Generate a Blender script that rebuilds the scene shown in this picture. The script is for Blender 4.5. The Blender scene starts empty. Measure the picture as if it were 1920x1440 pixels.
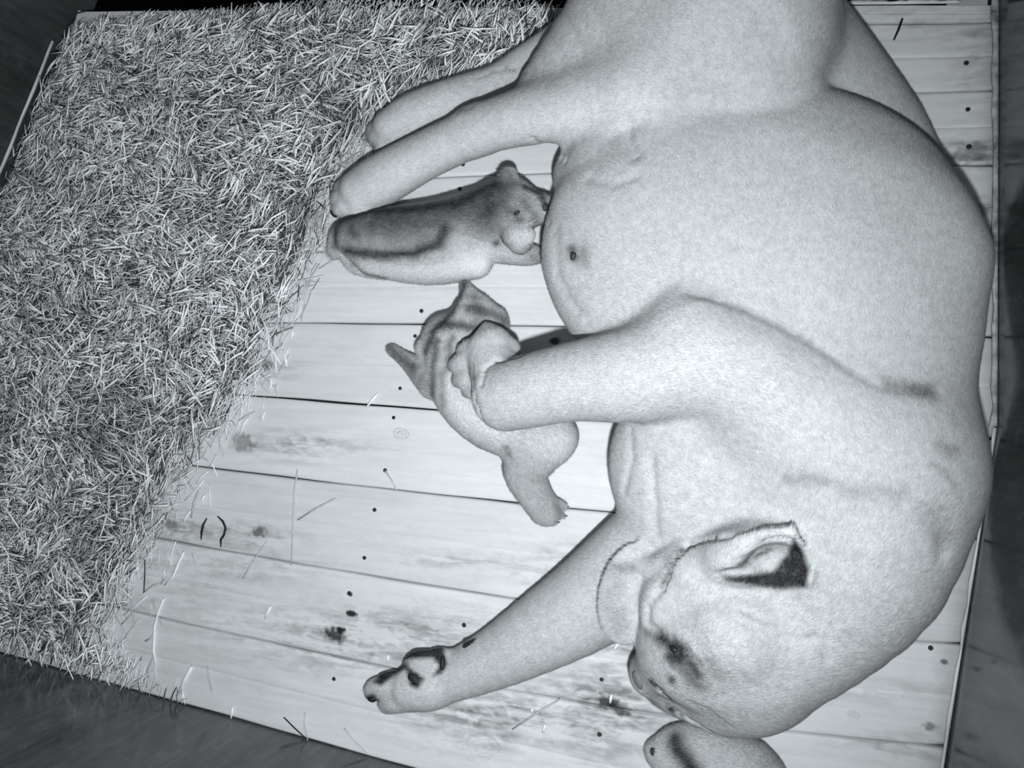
import bpy, math, random
import numpy as np
from mathutils import Matrix

rng = np.random.default_rng(7)
random.seed(7)
scene = bpy.context.scene
COL = scene.collection

# ------------------------------------------------------------------ camera
FPX = 1400.0            # focal length for a 1920 px wide frame
CAMH = 1.65             # camera height above the boards
NAD = np.array([370.0, 80.0, FPX])
down = NAD / np.linalg.norm(NAD)               # camera coords: right, down, forward
XC = np.array([1.0, 0.055, 0.0]); XC -= down * (XC @ down); XC /= np.linalg.norm(XC)
ZC = -down
# world Y in camera coords (camera frame right/down/forward is right handed)
YC = np.cross(ZC, XC); YC /= np.linalg.norm(YC)
RW = np.array([XC, YC, ZC])                    # rows: world axes in camera coords
CAM = np.array([0.0, 0.0, CAMH])

cam_data = bpy.data.cameras.new('camera')
cam_data.sensor_width = 36.0
cam_data.lens = FPX * 36.0 / 1920.0
cam_data.clip_start = 0.02
cam = bpy.data.objects.new('camera', cam_data)
COL.objects.link(cam)
right_w, up_w, back_w = RW[:, 0], -RW[:, 1], -RW[:, 2]
M = Matrix.Identity(4)
for i in range(3):
    M[i][0], M[i][1], M[i][2], M[i][3] = right_w[i], up_w[i], back_w[i], CAM[i]
cam.matrix_world = M
scene.camera = cam

# ------------------------------------------------------------------ world, lamp, exposure
world = bpy.data.worlds.new('world')
scene.world = world
world.use_nodes = True
bg = world.node_tree.nodes['Background']
bg.inputs[0].default_value = (0.92, 0.96, 1.0, 1)
bg.inputs[1].default_value = 0.17

scene.view_settings.view_transform = 'Standard'
scene.view_settings.look = 'None'
scene.view_settings.exposure = 0.0
scene.view_settings.gamma = 1.0
scene.view_settings.use_curve_mapping = False


def P(px, py, z=0.0):
    """point at height z seen at photo pixel px,py"""
    d = RW @ np.array([px - 960.0, py - 720.0, FPX])
    t = (z - CAMH) / d[2]
    return CAM + d * t


def pix(V):
    c = (np.asarray(V, float) - CAM) @ RW
    return np.stack([960 + FPX * c[..., 0] / c[..., 2], 720 + FPX * c[..., 1] / c[..., 2]], -1)


def mpp(z):
    """metres per pixel near height z"""
    return (CAMH - z) / (FPX * 0.965)


# infra-red lamp of the surveillance camera, mounted just below its lens
ld = bpy.data.lights.new('infrared_lamp', 'SPOT')
ld.energy = 138.0
ld.color = (0.93, 0.97, 1.0)
ld.spot_size = math.radians(140)
ld.spot_blend = 1.0
ld.shadow_soft_size = 0.025
lamp = bpy.data.objects.new('infrared_lamp', ld)
COL.objects.link(lamp)
lp = np.array([0.04, -0.17, 1.59])
lamp.location = lp
aim = P(620, 760) - lp
from mathutils import Vector
lamp.rotation_euler = Vector(aim).to_track_quat('-Z', 'Y').to_euler()


# ------------------------------------------------------------------ helpers
def tag(o, label=None, cat=None, group=None, kind=None):
    if label: o['label'] = label
    if cat: o['category'] = cat
    if group: o['group'] = group
    if kind: o['kind'] = kind
    return o


def empty(name, loc):
    o = bpy.data.objects.new(name, None)
    o.empty_display_size = 0.05
    o.location = loc
    COL.objects.link(o)
    return o


def mesh_obj(name, verts, faces, mat=None, parent=None, smooth=False):
    me = bpy.data.meshes.new(name)
    me.from_pydata([tuple(v) for v in verts], [], [tuple(f) for f in faces])
    me.update()
    if smooth:
        me.polygons.foreach_set('use_smooth', np.ones(len(me.polygons), bool))
    if mat: me.materials.append(mat)
    o = bpy.data.objects.new(name, me)
    COL.objects.link(o)
    if parent is not None:
        o.parent = parent
        o.matrix_parent_inverse = Matrix.Translation(parent.location).inverted() if parent.parent is None else (parent_world(parent)).inverted()
    return o


def parent_world(o):
    m = Matrix.Translation(o.location)
    return m if o.parent is None else parent_world(o.parent) @ o.matrix_parent_inverse @ m


def fast_mesh(name, V, Q, mat, parent=None, attrs=None, smooth=True):
    """V (n,3), Q (m,4) int arrays"""
    me = bpy.data.meshes.new(name)
    V = np.ascontiguousarray(V, np.float32); Q = np.ascontiguousarray(Q, np.int32)
    k = Q.shape[1]
    me.vertices.add(len(V)); me.vertices.foreach_set('co', V.ravel())
    me.loops.add(Q.size); me.loops.foreach_set('vertex_index', Q.ravel())
    me.polygons.add(len(Q))
    me.polygons.foreach_set('loop_start', np.arange(0, Q.size, k, dtype=np.int32))
    me.polygons.foreach_set('loop_total', np.full(len(Q), k, np.int32))
    if smooth: me.polygons.foreach_set('use_smooth', np.ones(len(Q), bool))
    me.update(calc_edges=True)
    for an, av in (attrs or {}).items():
        a = me.attributes.new(an, 'FLOAT', 'POINT')
        a.data.foreach_set('value', np.ascontiguousarray(av, np.float32))
    me.materials.append(mat)
    o = bpy.data.objects.new(name, me)
    COL.objects.link(o)
    if parent is not None:
        o.parent = parent
        o.matrix_parent_inverse = parent_world(parent).inverted()
    return o


# ------------------------------------------------------------------ materials
class NT:
    def __init__(s, name):
        s.m = bpy.data.materials.new(name); s.m.use_nodes = True
        s.t = s.m.node_tree; s.b = s.t.nodes['Principled BSDF']

    def n(s, typ, **kw):
        nd = s.t.nodes.new(typ)
        for k, v in kw.items():
            if k.startswith('i_'):
                nd.inputs[int(k[2:])].default_value = v
            else:
                setattr(nd, k, v)
        return nd

    def l(s, a, b): s.t.links.new(a, b)

    def math(s, op, a, b=None, clamp=False):
        nd = s.n('ShaderNodeMath', operation=op, use_clamp=clamp)
        for i, v in enumerate((a, b)):
            if v is None: continue
            if isinstance(v, (int, float)): nd.inputs[i].default_value = v
            else: s.l(v, nd.inputs[i])
        return nd.outputs[0]

    def ramp(s, x, a, b, c=0.0, d=1.0):
        nd = s.n('ShaderNodeMapRange', i_1=a, i_2=b, i_3=c, i_4=d)
        nd.clamp = True
        s.l(x, nd.inputs[0]); return nd.outputs[0]

    def noise(s, scale, detail=3, rough=.55, stretch=None, rot=0.0, seed=0.0, world=True):
        tc = s.n('ShaderNodeTexCoord')
        mp = s.n('ShaderNodeMapping')
        mp.inputs['Location'].default_value = (seed, seed * 1.7, 0)
        mp.inputs['Rotation'].default_value = (0, 0, rot)
        if stretch: mp.inputs['Scale'].default_value = stretch
        s.l(tc.outputs['Object'], mp.inputs[0])
        nz = s.n('ShaderNodeTexNoise')
        nz.inputs['Scale'].default_value = scale
        nz.inputs['Detail'].default_value = detail
        nz.inputs['Roughness'].default_value = rough
        s.l(mp.outputs[0], nz.inputs['Vector'])
        return nz.outputs[0]

    def grey(s, v, tint=(0.965, 0.99, 1.0)):
        """socket value -> faintly cool grey into base colour"""
        cx = s.n('ShaderNodeCombineXYZ')
        for i in range(3):
            s.l(s.math('MULTIPLY', v, tint[i]), cx.inputs[i])
        s.l(cx.outputs[0], s.b.inputs['Base Color'])

    def bump(s, h, strength, dist):
        bp = s.n('ShaderNodeBump')
        bp.inputs['Strength'].default_value = strength
        bp.inputs['Distance'].default_value = dist
        s.l(h, bp.inputs['Height'])
        s.l(bp.outputs[0], s.b.inputs['Normal'])

    def set(s, rough=.7, spec=.3):
        s.b.inputs['Roughness'].default_value = rough
        s.b.inputs['Specular IOR Level'].default_value = spec


def fur_material(name, light, dark, fine=330, contrast=.09, bumpd=.0016):
    k = NT(name)
    at = k.n('ShaderNodeAttribute', attribute_name='tone')
    n1 = k.noise(fine, 3, .6)
    n2 = k.noise(9, 4, .6, seed=3)
    n3 = k.noise(70, 3, .6, seed=5)
    v = k.math('ADD', k.ramp(n1, .25, .75, 1 - contrast, 1 + contrast), k.ramp(n2, .3, .7, -.06, .06))
    v = k.math('ADD', v, k.ramp(n3, .3, .7, -.05, .05))
    # ragged edge of the dark markings and painted shade
    t = k.math('ADD', at.outputs['Fac'], k.ramp(n3, .3, .7, -.10, .10))
    t = k.math('ADD', t, k.ramp(n1, .3, .7, -.08, .08))
    t = k.math('MINIMUM', k.math('MAXIMUM', t, 0.0), 1.5)
    base = k.math('ADD', k.math('MULTIPLY', t, light - dark), dark)
    k.grey(k.math('MULTIPLY', base, v))
    h = k.math('ADD', n1, k.math('MULTIPLY', n3, 1.2))
    k.bump(h, .35, bumpd)
    k.set(.85, .12)
    return k.m


def board_material():
    k = NT('pine_board_wood')
    # grain runs along the boards (object X), slightly different for each board
    oi = k.n('ShaderNodeObjectInfo')
    tc = k.n('ShaderNodeTexCoord')
    ad = k.n('ShaderNodeVectorMath', operation='ADD')
    cx = k.n('ShaderNodeCombineXYZ')
    k.l(k.math('MULTIPLY', oi.outputs['Random'], 37.0), cx.inputs[0])
    k.l(k.math('MULTIPLY', oi.outputs['Random'], 11.0), cx.inputs[2])
    k.l(tc.outputs['Object'], ad.inputs[0]); k.l(cx.outputs[0], ad.inputs[1])

    def nz(scale, sx, sy, detail, dist=0.0):
        mp = k.n('ShaderNodeMapping'); mp.inputs['Scale'].default_value = (sx, sy, 1)
        k.l(ad.outputs[0], mp.inputs[0])
        t = k.n('ShaderNodeTexNoise')
        t.inputs['Scale'].default_value = scale; t.inputs['Detail'].default_value = detail
        t.inputs['Distortion'].default_value = dist
        k.l(mp.outputs[0], t.inputs['Vector']); return t.outputs[0]
    g1 = nz(90, .05, 1, 4, .3)
    g2 = nz(14, .22, 1, 3, .5)
    big = nz(3.0, .6, 1, 3)
    v = k.math('ADD', k.ramp(g1, .3, .7, -.025, .025), k.ramp(g2, .3, .7, -.025, .025))
    v = k.math('ADD', v, k.ramp(big, .3, .7, -.03, .03))
    v = k.math('ADD', v, k.math('MULTIPLY', k.math('SUBTRACT', oi.outputs['Random'], .5), .05))
    v = k.math('ADD', v, 0.66)
    # wear: dark streaks and smudges, and shade painted at upper right
    at = k.n('ShaderNodeAttribute', attribute_name='wear_shade')
    d1 = nz(45, .12, 1, 5, .6)
    d2 = nz(60, .5, 1, 4, .8)
    blot = k.math('ADD', k.math('MULTIPLY', d1, .6), k.math('MULTIPLY', d2, .4))
    m = k.ramp(blot, .42, .64, 0, 1)
    m = k.math('MULTIPLY', m, at.outputs['Fac'])
    v = k.math('MULTIPLY', v, k.math('SUBTRACT', 1.0, k.math('MULTIPLY', m, .8, True)))
    # a few knots, dark at the heart, and a spot of painted shade
    wn = nz(60, 1, 1, 2)
    for (px, py, r, dark, ring) in KNOTS_SHADE:
        c = P(px, py, 0)
        sb = k.n('ShaderNodeVectorMath', operation='SUBTRACT'); sb.inputs[1].default_value = tuple(c)
        k.l(tc.outputs['Object'], sb.inputs[0])
        mu = k.n('ShaderNodeVectorMath', operation='MULTIPLY'); mu.inputs[1].default_value = (0.75, 1.15, 0)
        k.l(sb.outputs[0], mu.inputs[0])
        ln = k.n('ShaderNodeVectorMath', operation='LENGTH'); k.l(mu.outputs[0], ln.inputs[0])
        dist = k.math('ADD', ln.outputs['Value'], k.math('MULTIPLY', k.math('SUBTRACT', wn, .5), r * (.8 if ring else 1.6)))
        if ring:
            w = k.math('SINE', k.math('MULTIPLY', dist, 6.283 / (r * .36)))
            w = k.math('MULTIPLY', k.ramp(w, 0, 1, 0, dark), k.ramp(dist, r * .9, r * 1.1, 1, 0))
        else:
            w = k.ramp(dist, r * .5, r * 1.05, dark, 0)
        v = k.math('MULTIPLY', v, k.math('SUBTRACT', 1.0, w))
    k.grey(k.math('MAXIMUM', v, .015))
    k.bump(g1, .15, .002)
    k.set(.6, .25)
    return k.m


def simple_material(name, val, rough=.7, spec=.3, nscale=30, ncontrast=.25, stretch=None, bumpd=0.0):
    k = NT(name)
    n = k.noise(nscale, 4, .6, stretch)
    v = k.math('MULTIPLY', k.ramp(n, .25, .75, 1 - ncontrast, 1 + ncontrast), val)
    k.grey(v)
    if bumpd: k.bump(n, .4, bumpd)
    k.set(rough, spec)
    return k.m


def wall_material(name, val, rough, streak):
    k = NT(name)
    n1 = k.noise(5, 5, .65, streak)
    n2 = k.noise(60, 3, .6, (1, 1, .15), seed=4)
    n3 = k.noise(16, 4, .7, seed=9)
    v = k.math('ADD', k.ramp(n1, .3, .7, .45, 1.7), k.ramp(n2, .4, .75, 0, .6))
    v = k.math('ADD', v, k.ramp(n3, .55, .75, 0, .8))
    k.grey(k.math('MULTIPLY', v, val))
    r = k.ramp(n3, .3, .7, rough - .07, rough + .12)
    k.l(r, k.b.inputs['Roughness'])
    k.b.inputs['Specular IOR Level'].default_value = .5
    k.bump(n2, .06, .002)
    return k.m


def straw_material():
    k = NT('straw')
    at = k.n('ShaderNodeAttribute', attribute_name='tone')
    n = k.noise(160, 2, .5)
    k.grey(k.math('MULTIPLY', at.outputs['Fac'], k.ramp(n, .3, .7, .82, 1.12)))
    k.set(.45, .35)
    return k.m


KNOTS_SHADE = [(626, 1190, .026, .88, False), (640, 1182, .010, .95, False), (659, 1150, .011, .95, False), (655, 1114, .006, .9, False),
         (752, 813, .017, .35, True), (1138, 1316, .020, .85, False), (1160, 1330, .02, .7, False),
         (1770, 1241, .007, .7, False), (1744, 1362, .011, .6, False), (905, 1398, .036, .12, True),
         (455, 688, .02, .7, False), (500, 684, .016, .6, False), (1825, 285, .03, .5, False), (1832, 390, .02, .5, False),  # dark spot by the right wall is painted shade
         (320, 985, .02, .6, False), (486, 998, .018, .7, False), (1040, 640, .012, .9, False), (1600, 1340, .01, .3, True),
         (1320, 1180, .01, .3, False), (455, 830, .03, .5, False)]

M_BOARD = board_material()
M_SUB = simple_material('dark_subfloor', .02, .9, .1)
M_WALL = wall_material('dark_varnished_panel', .062, .15, (1, 1, .25))
M_WALL_L = wall_material('dark_rough_panel', .03, .6, (1, 1, .4))
M_BLACK = simple_material('unlit_passage', .006, .95, .05)  # near-black base colour paints in the darkness of the passage
M_TRIM = simple_material('pale_batten_wood', .62, .5, .3, 40, .3, (.2, .2, 1))
M_TRIM2 = simple_material('worn_edge_strip', .34, .6, .2, 45, .75)
M_NAIL = simple_material('dark_screw_head', .02, .5, .4)
M_STRAW = straw_material()
M_STRAW_BASE = simple_material('matted_straw', .10, .9, .1, 140, .6, None, .006)
M_LION = fur_material('lioness_fur', .455, .02)
M_CUB = fur_material('cub_fur', .47, .022, 300, .12, .002)
M_PAD = simple_material('black_paw_pad', .012, .6, .3, 200, .4, None, .001)
M_CLAW = simple_material('dark_claw', .02, .35, .5)
M_NOSE = simple_material('dark_nose_leather', .035, .55, .3, 200, .3)
M_NOSE_L = simple_material('grey_nose_leather', .16, .6, .25, 200, .3)
M_EYE = simple_material('dark_eye', .012, .45, .3)
M_TWIG = simple_material('dark_twig', .018, .7, .2)

# ------------------------------------------------------------------ floor boards
SEAM_PX = [
    [(-100, 22), (500, 16), (1100, 12), (1880, 6)],
    [(-100, 75), (500, 62), (1100, 50), (1880, 40)],
    [(-100, 215), (500, 200), (1100, 185), (1880, 168)],
    [(-100, 368), (500, 345), (1100, 321), (1880, 308)],
    [(-100, 488), (500, 473), (1100, 463), (1880, 467)],
    [(-100, 604), (500, 604.5), (1100, 612), (1880, 632)],
    [(-100, 705), (500, 744), (1100, 787), (1880, 822)],
    [(-100, 823), (500, 891), (1100, 957), (1880, 1012)],
    [(-100, 945), (500, 1047), (1100, 1142), (1880, 1212)],
    [(-100, 1066), (500, 1204), (1100, 1320), (1880, 1409)],
]
seams = []
for s in SEAM_PX:
    w = np.array([P(a, b)[:2] for a, b in s])
    seams.append(np.polyfit(w[:, 0], w[:, 1], 3))
FW0, FW1 = P(0, 1225)[:2], P(730, 1430)[:2]
fslope = (FW1[1] - FW0[1]) / (FW1[0] - FW0[0])
front_y = lambda x: FW0[1] + fslope * (x - FW0[0])
seams.append(np.array([0, 0, fslope, FW0[1] - fslope * FW0[0]]))
LW0, LW1 = P(127, 38)[:2], P(13, 319)[:2]
left_x = lambda y: LW0[0] + (y - LW0[1]) * (LW1[0] - LW0[0]) / (LW1[1] - LW0[1])
RA, RB, RC = P(1872, 0)[:2], P(1869, 800)[:2], P(1772, 1440)[:2]


def right_x(y):
    if y > RB[1]:
        return RA[0] + (y - RA[1]) * (RB[0] - RA[0]) / (RB[1] - RA[1])
    return RB[0] + (y - RB[1]) * (RC[0] - RB[0]) / (RC[1] - RB[1])


# wear map: stained places along joints and at the wet lower boards, shade painted in at upper right
WEAR_SHADE = [(480, 690, 60, 25, .9), (560, 835, 110, 25, .8), (340, 990, 70, 30, .9), (460, 1005, 90, 25, .8), (700, 1195, 230, 55, .95),
        (520, 1170, 150, 30, .6), (930, 1340, 160, 60, 1.0), (1140, 1330, 130, 90, 1.0), (1180, 1240, 90, 60, .8),
        (1060, 1060, 160, 40, .6), (860, 1050, 120, 20, .6), (1800, 290, 90, 30, .9), (1830, 390, 60, 25, .8), (1700, 40, 120, 40, .5),  # includes the shaded patch by the right wall, painted dark
        (1830, 80, 50, 120, .6), (1640, 1290, 160, 30, .4), (1700, 1400, 120, 25, .6), (300, 1110, 160, 60, .35), (400, 1060, 200, 40, .5), (640, 1240, 150, 30, .5)]


def wear_shade_at(w):
    q = pix(w)
    a = np.full(len(w), .10)
    for (x, y, rx, ry, s) in WEAR_SHADE:
        e = ((q[:, 0] - x) / rx) ** 2 + ((q[:, 1] - y) / ry) ** 2
        a = np.maximum(a, s * np.exp(-e * .8))
    return a


floor_v, floor_f = [], []
ytop = P(960, 4)[1]
XLIM = P(-240, 1150)[0]
x0, x1 = XLIM - .05, max(RA[0], RB[0]) + .02
sub = [(x0, front_y(x0)), (x1, front_y(x1)), (x1, np.polyval(seams[0], x1)), (x0, np.polyval(seams[0], x0))]
vv = [(a, b, -.024) for a, b in sub] + [(a, b, -.06) for a, b in sub]
floor = mesh_obj('floor', vv, [(0, 1, 2, 3), (7, 6, 5, 4), (0, 4, 5, 1), (1, 5, 6, 2), (2, 6, 7, 3), (3, 7, 4, 0)], M_SUB)
tag(floor, kind='structure')
NX = 64
prof = np.array([0, .012, .03, .484, .4975, .5025, .516, .97, .988, 1.0])          # across the board
profz = np.array([-.004, -.0012, 0, 0, -.0012, -.0012, 0, 0, -.0012, -.004])
boards = []
for i in range(len(seams) - 1):
    a, b = seams[i], seams[i + 1]
    ym = .5 * (np.polyval(a, 0) + np.polyval(b, 0))
    yl = .5 * (np.polyval(a, -.9) + np.polyval(b, -.9))
    xs0 = max(left_x(yl) + .024, XLIM)
    xs1 = right_x(.5 * (np.polyval(a, .5) + np.polyval(b, .5))) - .003
    xs = np.linspace(xs0, xs1, NX)
    # ends follow the wall
    gap = .0016 + .0012 * random.random()
    ya, yb = np.polyval(a, xs), np.polyval(b, xs)
    wob = .0007 * np.sin(xs * 9 + i * 2) + .0005 * np.sin(xs * 23 + i)
    ya = ya - gap + wob; yb = yb + gap * .8 + wob
    lift = -.0022 * random.random()
    cupz = .0008 * (random.random() - .5)
    rows = []
    ny = 22
    vparam = np.unique(np.concatenate([prof, np.linspace(.06, .44, 6), np.linspace(.56, .94, 6)]))
    zparam = np.interp(vparam, prof, profz)
    for v, z in zip(vparam, zparam):
        y = ya + (yb - ya) * v
        zz = np.full(NX, z + lift + cupz * (2 * v - 1) ** 2)
        xx = xs.copy()
        xx[-1] = right_x(y[-1]) - .003; 
        if left_x(y[0]) + .024 > XLIM: xx[0] = left_x(y[0]) + .024
        rows.append(np.stack([xx, y, zz], 1))
    top = np.concatenate(rows)
    nr = len(vparam)
    idx = np.arange(nr * NX).reshape(nr, NX)
    Q = [np.stack([idx[:-1, 1:], idx[:-1, :-1], idx[1:, :-1], idx[1:, 1:]], -1).reshape(-1, 4)]
    # sides and bottom
    rim = np.concatenate([idx[0, :], idx[1:, -1], idx[-1, -2::-1], idx[-2:0:-1, 0]])
    bot = top[rim].copy(); bot[:, 2] = -.0235
    o0 = len(top); r = np.arange(len(rim)); r2 = (r + 1) % len(rim)
    Q.append(np.stack([rim[r], rim[r2], o0 + r2, o0 + r], -1))
    Vb = np.concatenate([top, bot])
    # stains and painted shade: wear attribute
    bo = fast_mesh('board', Vb, np.concatenate(Q), M_BOARD, floor, {'wear_shade': wear_shade_at(Vb)}, smooth=False)
    boards.append(bo)

NAILS = [(868, 308), (862, 354), (790, 583), (778, 630), (750, 728), (738, 783), (722, 882), (702, 956), (683, 1046), (655, 1112), (626, 1273),
         (1815, 205), (1817, 275), (1124, 1377), (1128, 1274), (1745, 1215), (1812, 118), (870, 1172), (1800, 1310), (600, 1440)]
na = [(math.cos(t), math.sin(t)) for t in np.linspace(0, 2 * math.pi, 13)[:-1]]
for (px, py) in NAILS:
    c = P(px, py)
    for i in range(len(boards)):
        if np.polyval(seams[i], c[0]) >= c[1] >= np.polyval(seams[i + 1], c[0]):
            r = .0042 + .0012 * random.random()
            v = [(c[0] + r * x, c[1] + r * y, -.006) for x, y in na] + [(c[0] + r * x, c[1] + r * y, .0003) for x, y in na] + [(c[0] + r * .8 * x, c[1] + r * .8 * y, .0009) for x, y in na]
            f = [tuple(range(24, 36))]
            for j in range(12):
                k = (j + 1) % 12
                f += [(j, k, 12 + k, 12 + j), (12 + j, 12 + k, 24 + k, 24 + j)]
            mesh_obj('screw_head', v, f, M_NAIL, boards[i])
            break


# ------------------------------------------------------------------ walls
def wall(name, pts, z0, z1, thick, mat, outward):
    """slab standing on a floor polyline; outward = side that the thickness goes to"""
    n = len(pts); pts = [np.array(p) for p in pts]
    offs = []
    for i in range(n):
        a, b = pts[max(i - 1, 0)], pts[min(i + 1, n - 1)]
        t = (b - a) / np.linalg.norm(b - a); nn = np.array([-t[1], t[0]]) * outward
        offs.append(pts[i] + nn * thick)
    v = []
    for ring in (pts, offs):
        for z in (z0, z1):
            v += [(p[0], p[1], z) for p in ring]
    f = []
    A, B, Cc, D = 0, n, 2 * n, 3 * n
    for i in range(n - 1):
        f += [(A + i, A + i + 1, B + i + 1, B + i), (Cc + i + 1, Cc + i, D + i, D + i + 1), (B + i, B + i + 1, D + i + 1, D + i), (A + i + 1, A + i, Cc + i, Cc + i + 1)]
    f += [(A, B, D, Cc), (A + n - 1, Cc + n - 1, D + n - 1, B + n - 1)]
    o = mesh_obj(name, v, f, mat)
    tag(o, kind='structure')
    return o


yb_ = ytop + .62
RA2 = np.array([right_x(yb_), yb_]); 
RC2 = np.array([right_x(-1.05), -1.05])
wall('wall_right', [RC2, RB, RA2], -.06, .95, .03, M_WALL, -1)
fl = np.array([XLIM - .03, front_y(XLIM - .03)]); fr = np.array([RC2[0], front_y(RC2[0])])
wall('wall_front', [fl, fr], -.06, .95, .03, M_WALL, -1)
ll = P(-110, 625)[:2]
ll = np.array([left_x(ll[1]), ll[1]])
if ll[0] < fl[0] + .01: ll[0] = fl[0] + .01
wall('wall_left', [np.array([left_x(yb_), yb_]), ll, fl], -.06, .95, .03, M_WALL_L, -1)
wall('wall_back', [np.array([left_x(yb_) - .4, yb_]), RA2], -.3, .95, .03, M_BLACK, 1)
# sunken passage behind the boards
pv = [(left_x(yb_) - .6, ytop - .01), (RA2[0], ytop - .01), (RA2[0], yb_ + .4), (left_x(yb_) - .6, yb_ + .4)]
o = mesh_obj('floor', [(a, b, -.30) for a, b in pv] + [(a, b, -.33) for a, b in pv],
             [(0, 1, 2, 3), (7, 6, 5, 4), (0, 4, 5, 1), (1, 5, 6, 2), (2, 6, 7, 3), (3, 7, 4, 0)], M_BLACK)
tag(o, kind='structure')


def strip(name, pts, w, z0, z1, mat, side, seed=0):
    """worn wooden strip along a polyline"""
    rs = np.random.default_rng(seed)
    L = []
    for a, b in zip(pts[:-1], pts[1:]):
        n = 24
        for t in np.linspace(0, 1, n, endpoint=False): L.append(a + (b - a) * t)
    L.append(pts[-1]); L = np.array(L)
    T = np.gradient(L, axis=0); T /= np.linalg.norm(T, axis=1)[:, None]
    N = np.stack([-T[:, 1], T[:, 0]], 1) * side
    ww = w * (1 + .22 * rs.standard_normal(len(L)).clip(-1.5, 1.5))
    z1s = z1 - .1 * (z1 - z0) * rs.random(len(L))
    V = []
    for (o_, z) in ((.0012, None), (1, None), (1, z0), (.0012, z0)):
        off = ww * o_ if o_ == 1 else np.full(len(L), .0012)
        V.append(np.stack([L[:, 0] + N[:, 0] * off, L[:, 1] + N[:, 1] * off, z1s if z is None else np.full(len(L), z)], 1))
    n = len(L); V = np.concatenate(V); Q = []
    for k in range(4):
        a, b = k * n, ((k + 1) % 4) * n
        i = np.arange(n - 1)
        Q.append(np.stack([a + i, a + i + 1, b + i + 1, b + i], -1) if side > 0 else np.stack([a + i + 1, a + i, b + i, b + i + 1], -1))
    Q.append(np.array([[0, n, 2 * n, 3 * n], [n - 1, 4 * n - 1, 3 * n - 1, 2 * n - 1]]))
    o = fast_mesh(name, V, np.concatenate(Q), mat, smooth=False)
    tag(o, kind='structure')
    return o


ra = np.array([right_x(ytop), ytop])
strip('trim_1', [RB, ra], .011, .0003, .007, M_TRIM2, 1, 3)
strip('trim_2', [RC2 + np.array([0, .04]), RB + np.array([0, -.003])], .006, .0003, .005, M_TRIM, 1, 4)
strip('trim_3', [np.array([left_x(ytop), ytop]), ll], .006, .016, .024, M_TRIM, 1, 5)
# pale cut end of the last board at the doorway
strip('trim_4', [P(1560, 12)[:2], P(1800, 9)[:2]], .008, .002, .006, M_TRIM, 1, 6)


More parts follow.
